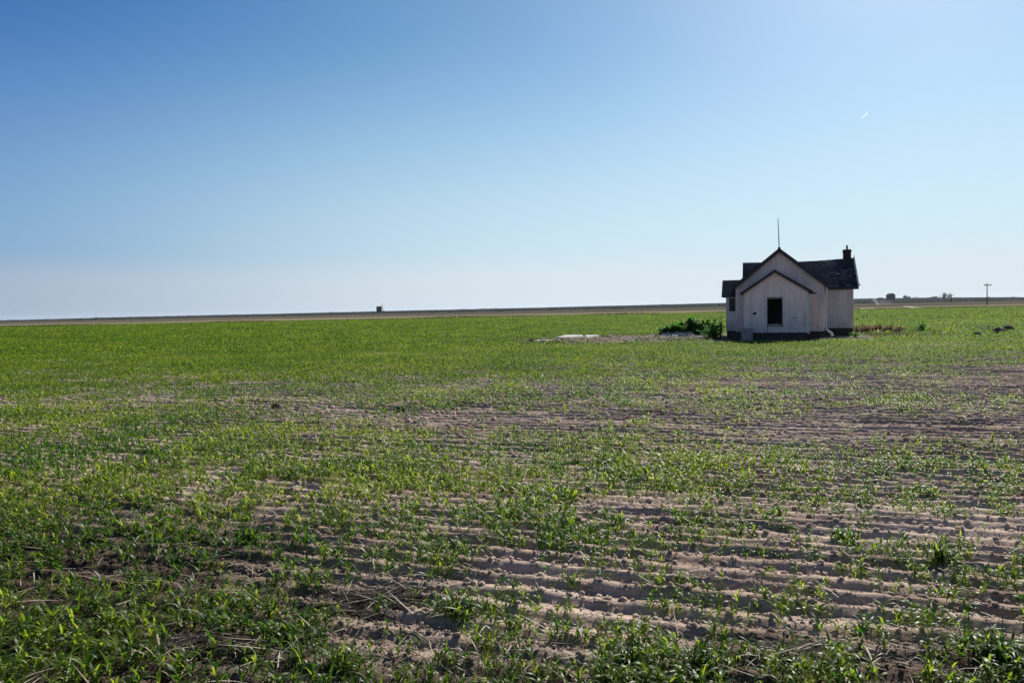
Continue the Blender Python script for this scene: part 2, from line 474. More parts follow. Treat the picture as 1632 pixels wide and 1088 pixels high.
HEAPS = [(*at(612, 965), .55, .30), (*at(1290, 1050), .42, .16), (*at(330, 1045), .36, .15), (*at(60, 985), .3, .13), (*at(860, 1060), .35, .14)]
def scatter(y0, y1, step, keepk, pmul, jit=.025):
    vmin, vmax = y0*CA - .72*y1*SA - 4, y1*CA + .72*y1*SA + 4
    nrows = np.arange(int(vmin/ROW)-1, int(vmax/ROW)+1)
    um = (.75*y1+6)*1.06
    us = np.arange(-um-y1*.1, um+y1*.4, step)
    N = len(nrows)*len(us)
    vr = np.repeat(nrows*ROW, len(us)) + ROW*.12; ur = np.tile(us, len(nrows)).astype(float)
    ur = ur + rng.uniform(-.5, .5, N)*step; vr = vr + rng.normal(0, jit, N)
    x, y = unuv(ur, vr)
    m = (y > y0) & (y < y1) & (np.abs(x) < .70*y + 2.5)
    x, y = x[m], y[m]
    d = dens(x, y)
    uu_, vv_ = uv(x, y); st_ = fbm(uu_*.05, vv_*1.3, 55, 2)*3.4*(1.15-d)*sst(4, 12, y)
    p = np.clip(d**1.35*pmul*(1 + 2.9*clump(x, y)*(1.32-d) + st_), 0, 1)
    # nothing grows under the house or on the bare yard
    for hx, hy, wx, wy in HEAPS:
        p = p*(1 - .9*sst(1.25, .75, np.hypot((x-hx)/wx, (y-hy)/wy)))
    m = rng.random(len(x)) < p
    return x[m], y[m], d[m]

HX, HY, HYAW = 13.93, 39.7, R(-18)
hc, hs = math.cos(HYAW), math.sin(HYAW)
def house_local(x, y):
    dx, dy = x-HX, y-HY
    return hc*dx + hs*dy, -hs*dx + hc*dy
def bare(x, y):
    """house footprint with its yard, and the dirt patch to its left"""
    s, t = house_local(x, y)
    n = .9*fbm(x*.9, y*.9, 81, 2)
    b1 = (s > -3.4+n) & (s < 4.9+n) & (t > -1.6+n) & (t < 11)
    b2 = ((x-6.9-n)/7.0)**2 + ((y-44.0-.9*n)/4.3)**2 < 1
    b3 = (s > 4) & (s < 7.2+n) & (t > 2.6+n) & (t < 8)
    return b1 | b2 | b3

def grow(pack, x, y, d, nb, k, L, W, zf, tall=1.0, spread=.015, stem=1.0):
    n = len(x)
    rep = rng.integers(max(1, nb-1), nb+2, n)
    sz = (.75+.5*rng.random(n))*(.78+.5*vn(x*.7, y*.7, 12))*(.72+.36*d)*tall
    big = rng.random(n) < .03; sz = np.where(big, sz*1.3, sz)
    tn = np.clip(.35+.9*fbm(x*.5, y*.5, 14, 3)+rng.normal(0, .16, n), 0, 1)
    zz = zf(x, y)
    hs = (.035+.075*rng.random(n))*sz*stem            # height of the stalk that carries the leaves
    la = rng.uniform(0, 2*np.pi, n); ln = rng.uniform(0, .30, n)
    jx = rng.normal(0, spread, n); jy = rng.normal(0, spread, n)
    pack.add(*blades(x+jx, y+jy, zz-.01, la, hs+.02, np.full(n, W*.38), ln, rng.uniform(0, .3, n), 2, np.clip(tn*.5, 0, 1), 1.))
    i = np.repeat(np.arange(n), rep); m = len(i)
    az = rng.uniform(0, 2*np.pi, m)
    f = rng.uniform(.25, 1.0, m)
    lean = np.sin(ln[i])*hs[i]*f
    bx = x[i]+jx[i]+np.cos(la[i])*lean; by = y[i]+jy[i]+np.sin(la[i])*lean
    Ls = L*sz[i]*rng.uniform(.5, 1.2, m)*(1.15-.35*f)
    ti = np.clip(tn[i]+rng.normal(0, .22, m), 0, 1)
    pack.add(*blades(bx, by, zz[i]+hs[i]*f, az, Ls, W*(.6+.6*sz[i])*rng.uniform(.7, 1.2, m), rng.uniform(.10, .75, m), rng.uniform(.5, 2.7, m), k, ti))

pk = Pack()
x, y, d = scatter(2.6, 9.5, .0125, 1, .85, .030)
grow(pk, x, y, d, 7, 5, .105, .0110, H, 1.05, .015)
x, y, d = scatter(9.5, 20, .0185, 1, .88, .024); grow(pk, x, y, d, 5, 3, .100, .0125, H, 1.05, .02)
crop = pk.build('crop_seedlings', MAT['crop'])
tag(crop, kind='stuff')
n1 = pk.n
pk = Pack()
x, y, d = scatter(20, 38, .034, 1, .95, .035); m = ~bare(x, y); grow(pk, x[m], y[m], d[m], 5, 2, .105, .021, H, 1, .025)
zero = lambda x, y: np.zeros_like(x)
x, y, d = scatter(38, 75, .10, 1, 1., .09); m = ~bare(x, y); grow(pk, x[m], y[m], d[m], 6, 2, .14, .038, zero, 1, .05)
x, y, d = scatter(75, 168, .27, 1, 1., .13); grow(pk, x, y, d, 5, 2, .16, .08, zero, 1, .12)
crop = pk.build('crop_cover', MAT['cropfar'])
tag(crop, kind='stuff')
pk.n += n1
print('crop verts', pk.n)

# rank weeds along the far edge of the field
n = 16000
x = rng.uniform(-130, 132, n); y = 169. + rng.random(n)**1.5*2.2 + 1.0*fbm(x*.05, x*0, 3, 2)
pk = Pack()
pk.add(*blades(x, y, np.zeros(n), rng.uniform(0, 6.28, n), rng.uniform(.28, .55, n)*(.6+.8*vn(x*.08, x*0, 4)), np.full(n, .07), rng.uniform(.1, .8, n), rng.uniform(.2, 1., n), 2, rng.random(n)))
tag(pk.build('field_edge_weeds', leaf_mat('edge_weed', (.018, .014, .010), (.04, .045, .015), (.015, .015, .005), (.03, .04, .01), .25, .8, spec=.1)), kind='stuff')

# ------------------------------------------------------------------ straw and stalk litter
def litter(n, region, lmin, lmax, w, zoff, tint, flat=.12, align=None):
    x, y = region(n); m = len(x)
    az = rng.uniform(0, 6.28, m) if align is None else align+rng.normal(0, .5, m)
    L = rng.uniform(lmin, lmax, m)
    return blades(x, y, H(x, y)+zoff*rng.uniform(.2, 1, m), az, L, w*rng.uniform(.6, 1.3, m), np.pi/2-flat*rng.uniform(-.6, 2.2, m), rng.uniform(-.15, .5, m), 3, tint(m), .9, rng.uniform(-.5, .5, m))
def reg(y0, y1, f):
    def r(n):
        y = np.exp(rng.uniform(np.log(y0), np.log(y1), n)); x = rng.uniform(-1, 1, n)*(.70*y+1)
        m = rng.random(n) < f(x, y); return x[m], y[m]
    return r
def leftw(x, y):
    px, py = to_px(x, y); return np.clip(sst(1000, 200, px)*sst(680, 860, py) + sst(990, 1060, py)*.85 + .06 + .6*clump(x+40, y), 0, 1)
pk = Pack()
pk.add(*litter(7000, reg(2.7, 11, leftw), .04, .16, .0045, .03, lambda m: rng.random(m)**1.6))
pk.add(*litter(1300, reg(2.7, 10, leftw), .08, .30, .0075, .10, lambda m: .55+.45*rng.random(m), .2))
tag(pk.build('straw_litter', MAT['dry']), kind='stuff')
pk = Pack()
pk.add(*litter(14000, reg(2.7, 8, leftw), .05, .22, .006, .03, lambda m: rng.random(m)**1.5, .1))
tag(pk.build('old_stalk_litter', MAT['darkdry']), kind='stuff')

# crumbs of earth all over the tilled soil
def crumbs(n, y0, y1, r0, r1):
    y = np.exp(rng.uniform(np.log(y0), np.log(y1), n)); x = rng.uniform(-1, 1, n)*(.70*y+1.5)
    r = r0*(r1/r0)**(rng.random(n)**2.2)*(.6+y/12)
    base = np.array([(1,0,0),(0,1,0),(-1,0,0),(0,-1,0),(0,0,1),(0,0,-.6),(.7,.7,.5),(-.6,.6,.6),(.6,-.7,.55),(-.7,-.6,.45)])
    F_ = np.array([(0,6,4),(6,1,4),(1,7,4),(7,2,4),(2,9,4),(9,3,4),(3,8,4),(8,0,4),(0,1,6),(1,2,7),(2,3,9),(3,0,8)])
    a = rng.uniform(0, 6.28, n); c_, s_ = np.cos(a)[:, None], np.sin(a)[:, None]
    jit = rng.uniform(.65, 1.3, (n, 10, 3))*base[None]
    X = (jit[..., 0]*c_-jit[..., 1]*s_)*r[:, None]+x[:, None]; Y = (jit[..., 0]*s_+jit[..., 1]*c_)*r[:, None]+y[:, None]
    Z = jit[..., 2]*r[:, None]*.8+(H(x, y)+r*.25)[:, None]
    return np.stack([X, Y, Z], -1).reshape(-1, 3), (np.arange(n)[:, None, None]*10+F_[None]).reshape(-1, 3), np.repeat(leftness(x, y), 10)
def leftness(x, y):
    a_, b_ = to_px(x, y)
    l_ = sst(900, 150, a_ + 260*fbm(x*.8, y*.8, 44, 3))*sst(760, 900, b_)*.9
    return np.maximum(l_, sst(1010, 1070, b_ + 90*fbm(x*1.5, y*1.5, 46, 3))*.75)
cv, cf, cl = crumbs(48000, 2.6, 17, .004, .030)
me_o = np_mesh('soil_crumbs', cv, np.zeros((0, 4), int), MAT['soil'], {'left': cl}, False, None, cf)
tag(me_o, kind='stuff')

# heaps of dark old stalks lying in the foreground
def heap(px, py, wx, wy, n, label, h=.07):
    cx, cy = at(px, py)
    root = empty('stalk_heap', (cx, cy, float(H(np.array([cx]), np.array([cy]))[0])))
    tag(root, label, 'stalk heap', 'heaps of dry stalks in the foreground')
    for nm, mt, cnt, ti in (('dark_stalks', MAT['darkdry'], n, lambda m: rng.random(m)**2), ('pale_stalks', MAT['dry'], n//7, lambda m: .3+.7*rng.random(m))):
        r = np.sqrt(rng.random(cnt)); a = rng.uniform(0, 6.28, cnt)
        x = wx*r*np.cos(a); y = wy*r*np.sin(a)
        az = rng.normal(0.0, .55, cnt) + np.where(rng.random(cnt) < .5, 0, np.pi)
        L = rng.uniform(.10, .32, cnt)
        z = h*(1-r*r)*rng.random(cnt) + .012
        b = blades(x-np.cos(az)*L/2, y-np.sin(az)*L/2, z, az, L, rng.uniform(.004, .009, cnt), np.pi/2-rng.uniform(-.08, .22, cnt), rng.uniform(-.1, .3, cnt), 3, ti(cnt), .9)
        p = Pack(); p.add(*b); p.build(nm, mt, root)
heap(612, 965, .52, .27, 1500, 'dark heap of old stalks left of the big green tuft in the foreground')
heap(1290, 1050, .40, .13, 520, 'flat heap of pale and dark stalks at the bottom right foreground', .04)
heap(330, 1045, .35, .13, 380, 'low dark heap of stalks among the dense leaves at bottom left', .04)

# larger tufts that stand out of the crop
def tuft(px, py, h, spread, n, label, tint=.5):
    cx, cy = at(px, py)
    z = float(H(np.array([cx]), np.array([cy]))[0])
    root = empty('grass_tuft', (cx, cy, z)); tag(root, label, 'grass tuft', 'tall tufts in the foreground crop')
    ns = 5 if n > 60 else 3
    r = spread*rng.random(n)**.5*(.6+.6*rng.random(n)); a = rng.uniform(0, 6.28, n)
    r = r*(.7+.5*np.sin(a*2+cx*9)+.2*np.sin(a*3))
    x = r*np.cos(a); y = r*np.sin(a)*.8
    stem = rng.uniform(0, .45, n)*h
    p = Pack(); p.add(*blades(x, y, stem*.8-.01, rng.uniform(0, 6.28, n), h*rng.uniform(.35, .85, n), rng.uniform(.010, .019, n)*.95, rng.uniform(.05, 1.0, n), rng.uniform(.5, 2.8, n), 6, np.clip(tint+rng.normal(0, .25, n), 0, 1)))
    p.build('leaves', MAT['crop'], root)
    for i in range(ns*3):
        q = MB()
        aa = random.uniform(0, 6.28); rr = spread*random.random()*.9
        bx, by = rr*math.cos(aa), rr*math.sin(aa)*.7
        q.tube([(bx, by, -.01), (bx*1.1+random.uniform(-.01, .01), by*1.1, h*.3), (bx*1.2, by*1.2+.01, h*.62)], [.0035, .003, .0015], 5)
        q.build('stem', MAT['crop'], root)
tuft(728, 992, 0.221, 0.189, 188, 'tall bright green tuft beside the dark stalk heap', 0.33)
tuft(1005, 1075, 0.230, 0.217, 188, 'broad deep green tuft at the bottom edge right of centre', 0.15)
tuft(1120, 1085, 0.221, 0.174, 130, 'dark green tuft at the bottom edge between the broad tuft and the flat stalk heap', 0.12)
tuft(545, 1075, 0.193, 0.145, 116, 'yellow green tuft at the bottom edge below the dark stalk heap', 0.48)
tuft(905, 800, 0.202, 0.232, 130, 'isolated green tuft standing on bare furrows near the middle', 0.24)
tuft(1500, 918, 0.202, 0.131, 87, 'small upright tuft on pale furrows at the right', 0.24)
tuft(1345, 872, 0.184, 0.160, 87, 'small green tuft on pale furrows left of the upright one', 0.27)
tuft(1590, 1070, 0.239, 0.203, 159, 'dark leafy tuft in the bottom right corner', 0.12)
tuft(455, 1030, 0.202, 0.203, 145, 'bright yellow green tuft at lower left in dense crop', 0.51)
tuft(395, 872, 0.184, 0.232, 159, 'round dark green tuft left of the pale furrow patch', 0.21)

# clods of dark earth
def clod(px, py, wx, h, label, wy=None):
    cx, cy = at(px, py)
    bm = bmesh.new(); bmesh.ops.create_icosphere(bm, subdivisions=3, radius=1)
    so_ = random.uniform(0, 50)
    for v in bm.verts:
        k = 1 + .75*(float(fbm(np.array([v.co.x*1.7+so_]), np.array([v.co.y*1.7+v.co.z*2.3]), 5, 3)[0]))
        v.co = Vector((v.co.x*wx*k, v.co.y*(wy or wx*.8)*k, max(v.co.z, -.4)*h*k))
    me = bpy.data.meshes.new('dirt_clod'); bm.to_mesh(me); bm.free()
    o = link('dirt_clod', me, MAT['clod'], None, True)
    z = float(H(np.array([cx]), np.array([cy]))[0]) if cy < 37 else 0.
    o.location = (cx, cy, z + h*.3)
    tag(o, label, 'clod', 'dark clods lying in the field')
clod(640, 660, .10, .075, 'dark clod on the bare streak near the middle left')
clod(440, 657, .09, .07, 'dark clod left of the largest one near the middle left')
clod(1058, 578, .11, .08, 'small dark clod in green crop in front of the slatted debris')
clod(1497, 571, .20, .07, 'dark long clod to the right in front of the house')
clod(1528, 575, .25, .05, 'flat dark clod just right of the long one')
clod(1592, 531, .36, .24, 'large dark clod far right behind the crop')
clod(1606, 528, .34, .27, 'large dark clod farthest right behind the crop')
clod(1556, 535, .22, .17, 'round dark clod left of the two large ones far right')
clod(165, 752, .08, .05, 'small dark clod in crop at the left')

# ------------------------------------------------------------------ the house
house = empty('farmhouse', (HX, HY, 0), HYAW)
tag(house, 'abandoned off-white stucco house with dark shingle roofs standing alone in the green field', 'house')
WB = .43
def quadhole(a, b, c, d): return [(a, c), (b, c), (b, d), (a, d)]
def blob(cx, cz, r, n=9, seed=1):
    rr = random.Random(seed); return [(cx+r*(.75+.5*rr.random())*math.cos(6.283*i/n), cz+r*(.75+.5*rr.random())*math.sin(6.283*i/n)) for i in range(n)]
# porch walls
VW = (-1.59, 1.57)
vz = 2.50
front = [(VW[0], WB), (VW[1], WB), (VW[1], 2.56), (-.05, 3.60), (VW[0], 2.56)]
wins = quadhole(-.40, .30, .86, 2.22)
bms = [plate(front, [wins, blob(-1.05, 1.46, .085, 9, 3), blob(.93, 1.20, .045, 7, 5), blob(-1.09, 1.33, .022, 6, 8)], 0, .14),
       plate([(.143, WB), (1.5, WB), (1.5, 2.56), (.143, 2.56)], [], VW[0], .14, True),
       plate([(.143, WB), (1.5, WB), (1.5, 2.56), (.143, 2.56)], [], VW[1]-.14, .14, True)]
from_bms('porch_wall', bms, MAT['wall'], house)
# main gable walls
bms = [plate([(-2.06, WB), (2.51, WB), (2.51, 2.93), (.22, 4.80), (-2.06, 2.93)], [], 1.503, .18),
       plate([(1.686, WB), (8.4, WB), (8.4, 2.95), (1.686, 2.95)], [], -2.06, .18, True),
       plate([(1.686, WB), (6.5, WB), (6.5, 2.95), (1.686, 2.95)], [], 2.33, .18, True)]
from_bms('main_wall', bms, MAT['wall'], house)
# wing behind to the right
g_out = [(6.3, WB), (10.5, WB), (10.5, 2.90), (8.4, 4.50), (6.3, 2.90)]
bms = [plate([(-1.6, WB), (4.46, WB), (4.46, 2.86), (-1.6, 2.86)], [], 6.30, .18),
       plate([(6.483, WB), (10.5, WB), (10.5, 2.88), (8.4, 4.48), (6.483, 3.02)], [], 4.28, .18, True),
       plate([(6.483, WB), (10.5, WB), (10.5, 2.88), (8.4, 4.48), (6.483, 3.02)], [], -1.6, .18, True),
       plate([(-1.4, WB), (4.25, WB), (4.25, 2.86), (-1.4, 2.86)], [], 10.3, .17)]
from_bms('wing_wall', bms, MAT['wall'], house)
# bay at the left
bms = [plate([(-2.63, WB), (-2.063, WB), (-2.063, 2.55), (-2.63, 2.55)], [quadhole(-2.42, -2.15, 1.60, 2.29)], 3.0, .12),
       plate([(3.123, WB), (5.2, WB), (5.2, 2.62), (4.1, 3.28), (3.123, 2.62)], [], -2.63, .12, True),
       plate([(-2.505, WB), (-2.063, WB), (-2.063, 2.55), (-2.505, 2.55)], [], 5.08, .12)]
from_bms('bay_wall', bms, MAT['wall'], house)
# foundation, a little inside the walls
mb = MB()
mb.box(-1.56, 1.54, .03, 1.53, -.3, WB-.003)
mb.box(-2.03, 2.48, 1.534, 6.33, -.3, WB-.006)
mb.box(-1.57, 4.43, 6.334, 10.47, -.3, WB-.003)
mb.box(-2.60, -2.034, 3.03, 5.17, -.3, WB-.003)
mb.build('foundation', MAT['found'], house)
for q in ((-1.60, 1.58, -.012, .0), (-2.07, 2.52, 1.488, 1.50), (2.56, 4.47, 6.285, 6.297)):
    mb = MB(); mb.box(*q, WB-.05, WB+.005); mb.build('sill_board', MAT['fascia'], house)
# roofs
def slope(mb, a, b, c, d, th=.10): mb.slab([a, b, c, d], th)
def ridge_line(s0, s1, z, wob, n=9):
    return [(s0+(s1-s0)*i/(n-1), z+wob*math.sin(3.1*i/(n-1))) for i in range(n)]
mb = MB()
y0, y1 = -.20, 1.50
mb.slab([(-.05, y0, 3.74), (-.05, y1, 3.74), (-1.80, y1, 2.55), (-1.80, y0, 2.55)], .11)
mb.slab([(-.05, y1, 3.74), (-.05, y0, 3.74), (1.84, y0, 2.54), (1.84, y1, 2.54)], .11)
mb.build('porch_roof', MAT['roof'], house)
mb = MB()
mb.slab([(-.05, y0-.02, 3.75), (-.05, y0, 3.75), (-1.82, y0, 2.55), (-1.82, y0-.02, 2.55)], .15)
mb.slab([(-.05, y0, 3.75), (-.05, y0-.02, 3.75), (1.86, y0-.02, 2.55), (1.86, y0, 2.55)], .15)
mb.box(1.66, 1.99, y0-.03, y0+.03, 2.42, 2.50)
mb.build('porch_fascia', MAT['fascia'], house)
mb = MB()
y0, y1 = 1.28, 10.2
RZ0 = 4.95
mb.slab([(.22, y0, RZ0), (.22, y1, RZ0-.10), (-2.30, y1, 2.82), (-2.30, y0, 2.88)], .11)
mb.slab([(.22, y1, RZ0-.10), (.22, y0, RZ0), (2.74, y0, 2.88), (2.74, y1, 2.82)], .11)
mb.build('main_roof', MAT['roof'], house)
mb = MB()
mb.slab([(.22, y0-.025, RZ0+.012), (.22, y0-.002, RZ0+.012), (-2.32, y0-.002, 2.88), (-2.32, y0-.025, 2.88)], .19)
mb.slab([(.22, y0-.002, RZ0+.012), (.22, y0-.025, RZ0+.012), (2.76, y0-.025, 2.88), (2.76, y0-.002, 2.88)], .19)
mb.build('main_fascia', MAT['fascia'], house)
# wing roof, ridge sagging
rid = [(-1.78, 4.60), (0., 4.56), (1.6, 4.545), (2.6, 4.555), (3.6, 4.60), (4.70, 4.66)]
ev = [2.84, 2.84, 2.83, 2.82, 2.82, 2.84]
for nm, ye in (('wing_roof', 6.05), ('rear_roof', 10.75)):
    vs = []
    for (s, z), e in zip(rid, ev): vs += [(s, 8.4, z), (s, ye, e), (s, 8.4, z-.11), (s, ye, e-.11)]
    fs = []
    for i in range(len(rid)-1):
        a = 4*i; b = a+4
        fs += [(a, a+1, b+1, b), (a+2, b+2, b+3, a+3), (a+1, a+3, b+3, b+1), (a, b, b+2, a+2)]
    fs += [(0, 2, 3, 1), (4*len(rid)-4, 4*len(rid)-3, 4*len(rid)-1, 4*len(rid)-2)]
    mb = MB(); mb.add(vs, fs); mb.build(nm, MAT['roof'], house)
# curled and broken shingles lying on the wing roof
mb = MB(); rr = random.Random(4)
def on_wing(s, f):       # f 0 ridge .. 1 eave
    z = np.interp(s, [q[0] for q in rid], [q[1] for q in rid]); return Vector((s, 8.4-2.35*f, z+(2.83-z)*f))
for i in range(96):
    cs, cf = rr.choice([(rr.uniform(.8, 4.6), .01)]*2+[(rr.uniform(2.6, 4.6), .985), (-1.5, .01)]+[(3.2, .22), (3.1, .16), (4.1, .66), (3.9, .6), (3.6, .72), (3.4, .5), (4.3, .45), (2.9, .6)])
    c = on_wing(cs+rr.gauss(0, .25), min(.95, max(.05, cf+rr.gauss(0, .03)))) + Vector((0, -.02, .03))
    w = rr.uniform(.05, .15)
    m = Matrix.Translation(c) @ Matrix.Rotation(R(37)+rr.uniform(-.1, .5), 4, 'X') @ Matrix.Rotation(rr.uniform(-.3, .3), 4, 'Z')
    mb = MB(); mb.box(-w, w, -.05, .05, -.006, .006, m); mb.build('curled_shingle', MAT['shingle'], house)
mb = MB()
mb.box(4.50, 4.72, 6.03, 6.05, 2.70, 2.86)
mb.slab([(4.705, 8.4, 4.67), (4.73, 8.4, 4.67), (4.73, 6.04, 2.85), (4.705, 6.04, 2.85)], .16)
mb.box(2.52, 4.70, 6.02, 6.045, 2.70, 2.83)
mb.build('wing_fascia', MAT['fascia'], house)
# bay roof
mb = MB()
mb.slab([(-2.86, 4.1, 3.38), (-2.87, 2.82, 2.44), (-2.0, 2.82, 2.44), (-1.55, 4.1, 3.38)], .09)
mb.slab([(-1.55, 4.1, 3.38), (-2.0, 5.45, 2.44), (-2.87, 5.45, 2.44), (-2.86, 4.1, 3.38)], .09)
mb.build('bay_roof', MAT['roof'], house)
# chimney
c = MB(); c.box(4.12, 4.54, 8.15, 8.62, 4.2, 5.17); c.box(4.09, 4.57, 8.12, 8.65, 5.02, 5.10)
ch = c.build('chimney', MAT['brick'], house)
c = MB(); c.tube([(4.33, 8.38, 5.1), (4.33, 8.38, 5.44)], .06, 10); c.build('flue_pipe', MAT['metal'], ch)
# lightning rod
c = MB(); c.tube([(.22, 1.33, 4.85), (.20, 1.33, 5.6), (.165, 1.33, 6.56)], [.026, .022, .014], 8)
c.box(.15, .29, 1.27, 1.40, 4.90, 4.99)
c.build('lightning_rod', simple('dull_iron', (.05, .05, .055), (.09, .085, .085), 8, .6), house)
# porch window: broken, frame left
w = MB()
w.box(-.43, -.395, -.03, .06, .83, 2.24); w.box(.295, .33, -.03, .06, .83, 2.24)
w.box(-.43, .33, -.032, .062, 2.242, 2.29); w.box(-.46, .36, -.06, .05, .775, .828)
win = w.build('window_frame', simple('old_window_wood', (.035, .032, .035), (.07, .06, .06), 8, .8), house)
w = MB(); w.add([(-.39, .03, .86), (.29, .03, .86), (.29, .03, 1.02), (.16, .03, .93), (.07, .03, 1.10), (-.02, .03, .92), (-.2, .03, .90), (-.39, .03, .95)], [tuple(range(8))])
w.add([(-.39, .036, .86), (.29, .036, .86), (.29, .036, 1.02), (.16, .036, .93), (.07, .036, 1.10), (-.02, .036, .92), (-.2, .036, .90), (-.39, .036, .95)], [tuple(range(8))])
w.build('broken_pane', MAT['pane'], win)
c = MB(); c.box(-1.44, 1.42, 1.46, 1.495, WB, 2.6); c.box(-1.44, 1.42, .15, 1.458, WB, WB+.02)  # dark panel and floor added so the porch opening reads as deep shade
c.build('shade_backing', MAT['intshade'], house)
# bay window
w = MB(); w.box(-2.45, -2.42, 2.97, 3.05, 1.57, 2.32); w.box(-2.15, -2.12, 2.97, 3.05, 1.57, 2.32); w.box(-2.418, -2.152, 2.975, 3.045, 2.29, 2.32); w.box(-2.418, -2.152, 2.96, 3.045, 1.57, 1.60); w.box(-2.418, -2.152, 2.98, 3.03, 1.93, 1.96)
bw = w.build('bay_window', MAT['fascia'], house)
w = MB(); w.box(-2.42, -2.15, 3.05, 3.06, 1.6, 2.29); w.build('pane', MAT['pane'], bw)
# corner boards
c = MB(); c.box(1.50, 1.60, -.022, -.014+.01, .40, 2.52); c.box(1.572, 1.60, -.003, .10, .40, 2.52); c.build('corner_board', MAT['trim'], house)
c = MB(); c.box(-1.612, -1.592, -.018, .08, .43, 2.50); c.build('corner_board', MAT['trim'], house)
# vertical seam strip below the window
c = MB(); c.box(-.425, -.410, -.012, -.002, .44, .78); c.build('seam_strip', MAT['found'], house)
# downspouts
c = MB()
c.tube([(2.62, 1.40, 2.80), (2.60, 1.42, 2.60), (2.565, 1.44, 2.3), (2.565, 1.44, .62), (2.60, 1.38, .50), (2.78, 1.20, .36), (2.86, 1.10, .22)], [.045, .045, .045, .055, .06, .065, .07], 8)
c.build('downspout', MAT['trim'], house)
c = MB(); c.tube([(1.66, .02, 2.44), (1.64, .05, 2.2), (1.635, .05, .35)], .032, 8); c.build('downspout', MAT['trim'], house)

# ------------------------------------------------------------------ yard things
def hl(s, t, z=0.): # house-local to world
    return (HX + hc*s - hs*t, HY + hs*s + hc*t, z)
def bevelled(mb, name, mat, amt=.02):
    o = mb.build(name, mat)
    m = o.modifiers.new('bevel', 'BEVEL'); m.width = amt; m.segments = 2; m.limit_method = 'ANGLE'
    return o
# pale block before the porch
c = MB(); c.box(-.28, .28, -.25, .25, 0, .62); c.box(-.30, .30, -.27, .27, .622, .67); c.box(-.30, -.26, -.262, -.252, .05, .6)
o = bevelled(c, 'concrete_block', simple('stained_block', (.34, .27, .255), (.27, .22, .205), 4), .012); o.location = hl(-1.45, -.42); o.rotation_euler = (0, 0, HYAW+.05)
tag(o, 'square grey concrete block standing against the left front of the house porch', 'concrete block')
# steps
c = MB(); c.box(-.30, .30, -.45, .0, -.02, .13); c.box(-.30, .30, -.15, .0, .132, .27); c.box(-.33, .33, .002, .35, -.02, .40)
o = bevelled(c, 'steps', MAT['found'], .012); o.location = hl(-2.05, .95); o.rotation_euler = (0, 0, HYAW)
tag(o, 'short grey steps left of the concrete block at the house corner', 'steps')
# walk slab
c = MB(); c.slab([(-3.5, -1.55, .07), (.6, -1.40, .07), (.6, -.95, .07), (-3.4, -1.0, .07)], .14)
o = bevelled(c, 'concrete_walk', MAT['concrete'], .01); o.location = hl(0, 0); o.rotation_euler = (0, 0, HYAW)
tag(o, 'long low concrete walk lying in shade before the house porch', 'concrete walk')
# pale strip along the right front
c = MB()
for i in range(7):
    s = 1.85+i*.42; c.slab([(s, .55+i*.33, .06+.02*(i % 2)), (s+.36, .60+i*.33, .06), (s+.38, .95+i*.33, .05), (s+.02, .92+i*.33, .05)], .08)
o = c.build('edging_stones', MAT['slab']); o.location = hl(0, 0); o.rotation_euler = (0, 0, HYAW)
tag(o, 'row of pale edging stones in the grass at the right front of the house', 'edging stones')

# bare dirt mound left of the house
xs = np.linspace(-7.6, 8.6, 170); ys = np.linspace(-4.2, 4.2, 80)
ys = ys*1.25
X, Y = np.meshgrid(xs, ys, indexing='ij')
e = np.sqrt((X/7.3)**2 + (Y/4.6)**2) + .35*fbm(X*.7, Y*.7, 3, 3)
Zm = (1-sst(.55, 1.0, e))*(.06 + .24*(fbm(X*1.1+3, Y*1.1, 6, 4)+.2).clip(0, 1) + .26*fbm(X*3.4, Y*3.4, 9, 3)) - .05*sst(.8, 1.05, e)
I = np.arange(X.size).reshape(X.shape)
Q = np.stack([I[:-1, :-1], I[1:, :-1], I[1:, 1:], I[:-1, 1:]], -1).reshape(-1, 4)
o = np_mesh('dirt_mound', np.stack([X, Y, Zm], -1).reshape(-1, 3), Q, MAT['mound']); o.location = (7.0, 44.2, .0)
tag(o, kind='structure')
# white slab
def flat(name, pts, z0, z1, mat, label, cat, group=None):
    cx = sum(p[0] for p in pts)/len(pts); cy = sum(p[1] for p in pts)/len(pts)
    c = MB(); c.slab([(p[0]-cx, p[1]-cy, z1-z0) for p in pts], z1-z0)
    o = bevelled(c, name, mat, .01); o.location = (cx, cy, z0); return tag(o, label, cat, group)
def P2(px, d): return at_depth(px, d)
flat('concrete_slab', [P2(886, 45.6), P2(930, 45.4), P2(927, 49.0), P2(900, 49.2)], .04, .19, MAT['slab'], 'large white concrete slab lying on the dirt patch left of the house', 'slab', 'pieces of white slab')
flat('concrete_slab', [P2(932, 45.9), P2(941, 45.6), P2(955, 48.8), P2(932, 48.9)], .03, .17, MAT['slab'], 'small broken slab just right of the large white one', 'slab', 'pieces of white slab')
flat('concrete_slab', [P2(1070, 43.2), P2(1080, 43.0), P2(1080, 43.6), P2(1071, 43.8)], .12, .25, MAT['slab'], 'white slab fragment in front of the fallen picket fence', 'slab', 'pieces of white slab')
flat('concrete_slab', [P2(850, 42.6), P2(878, 42.5), P2(880, 43.4), P2(852, 43.5)], .04, .14, MAT['concrete'], 'grey slab fragment at the left front of the dirt patch', 'slab', 'pieces of white slab')
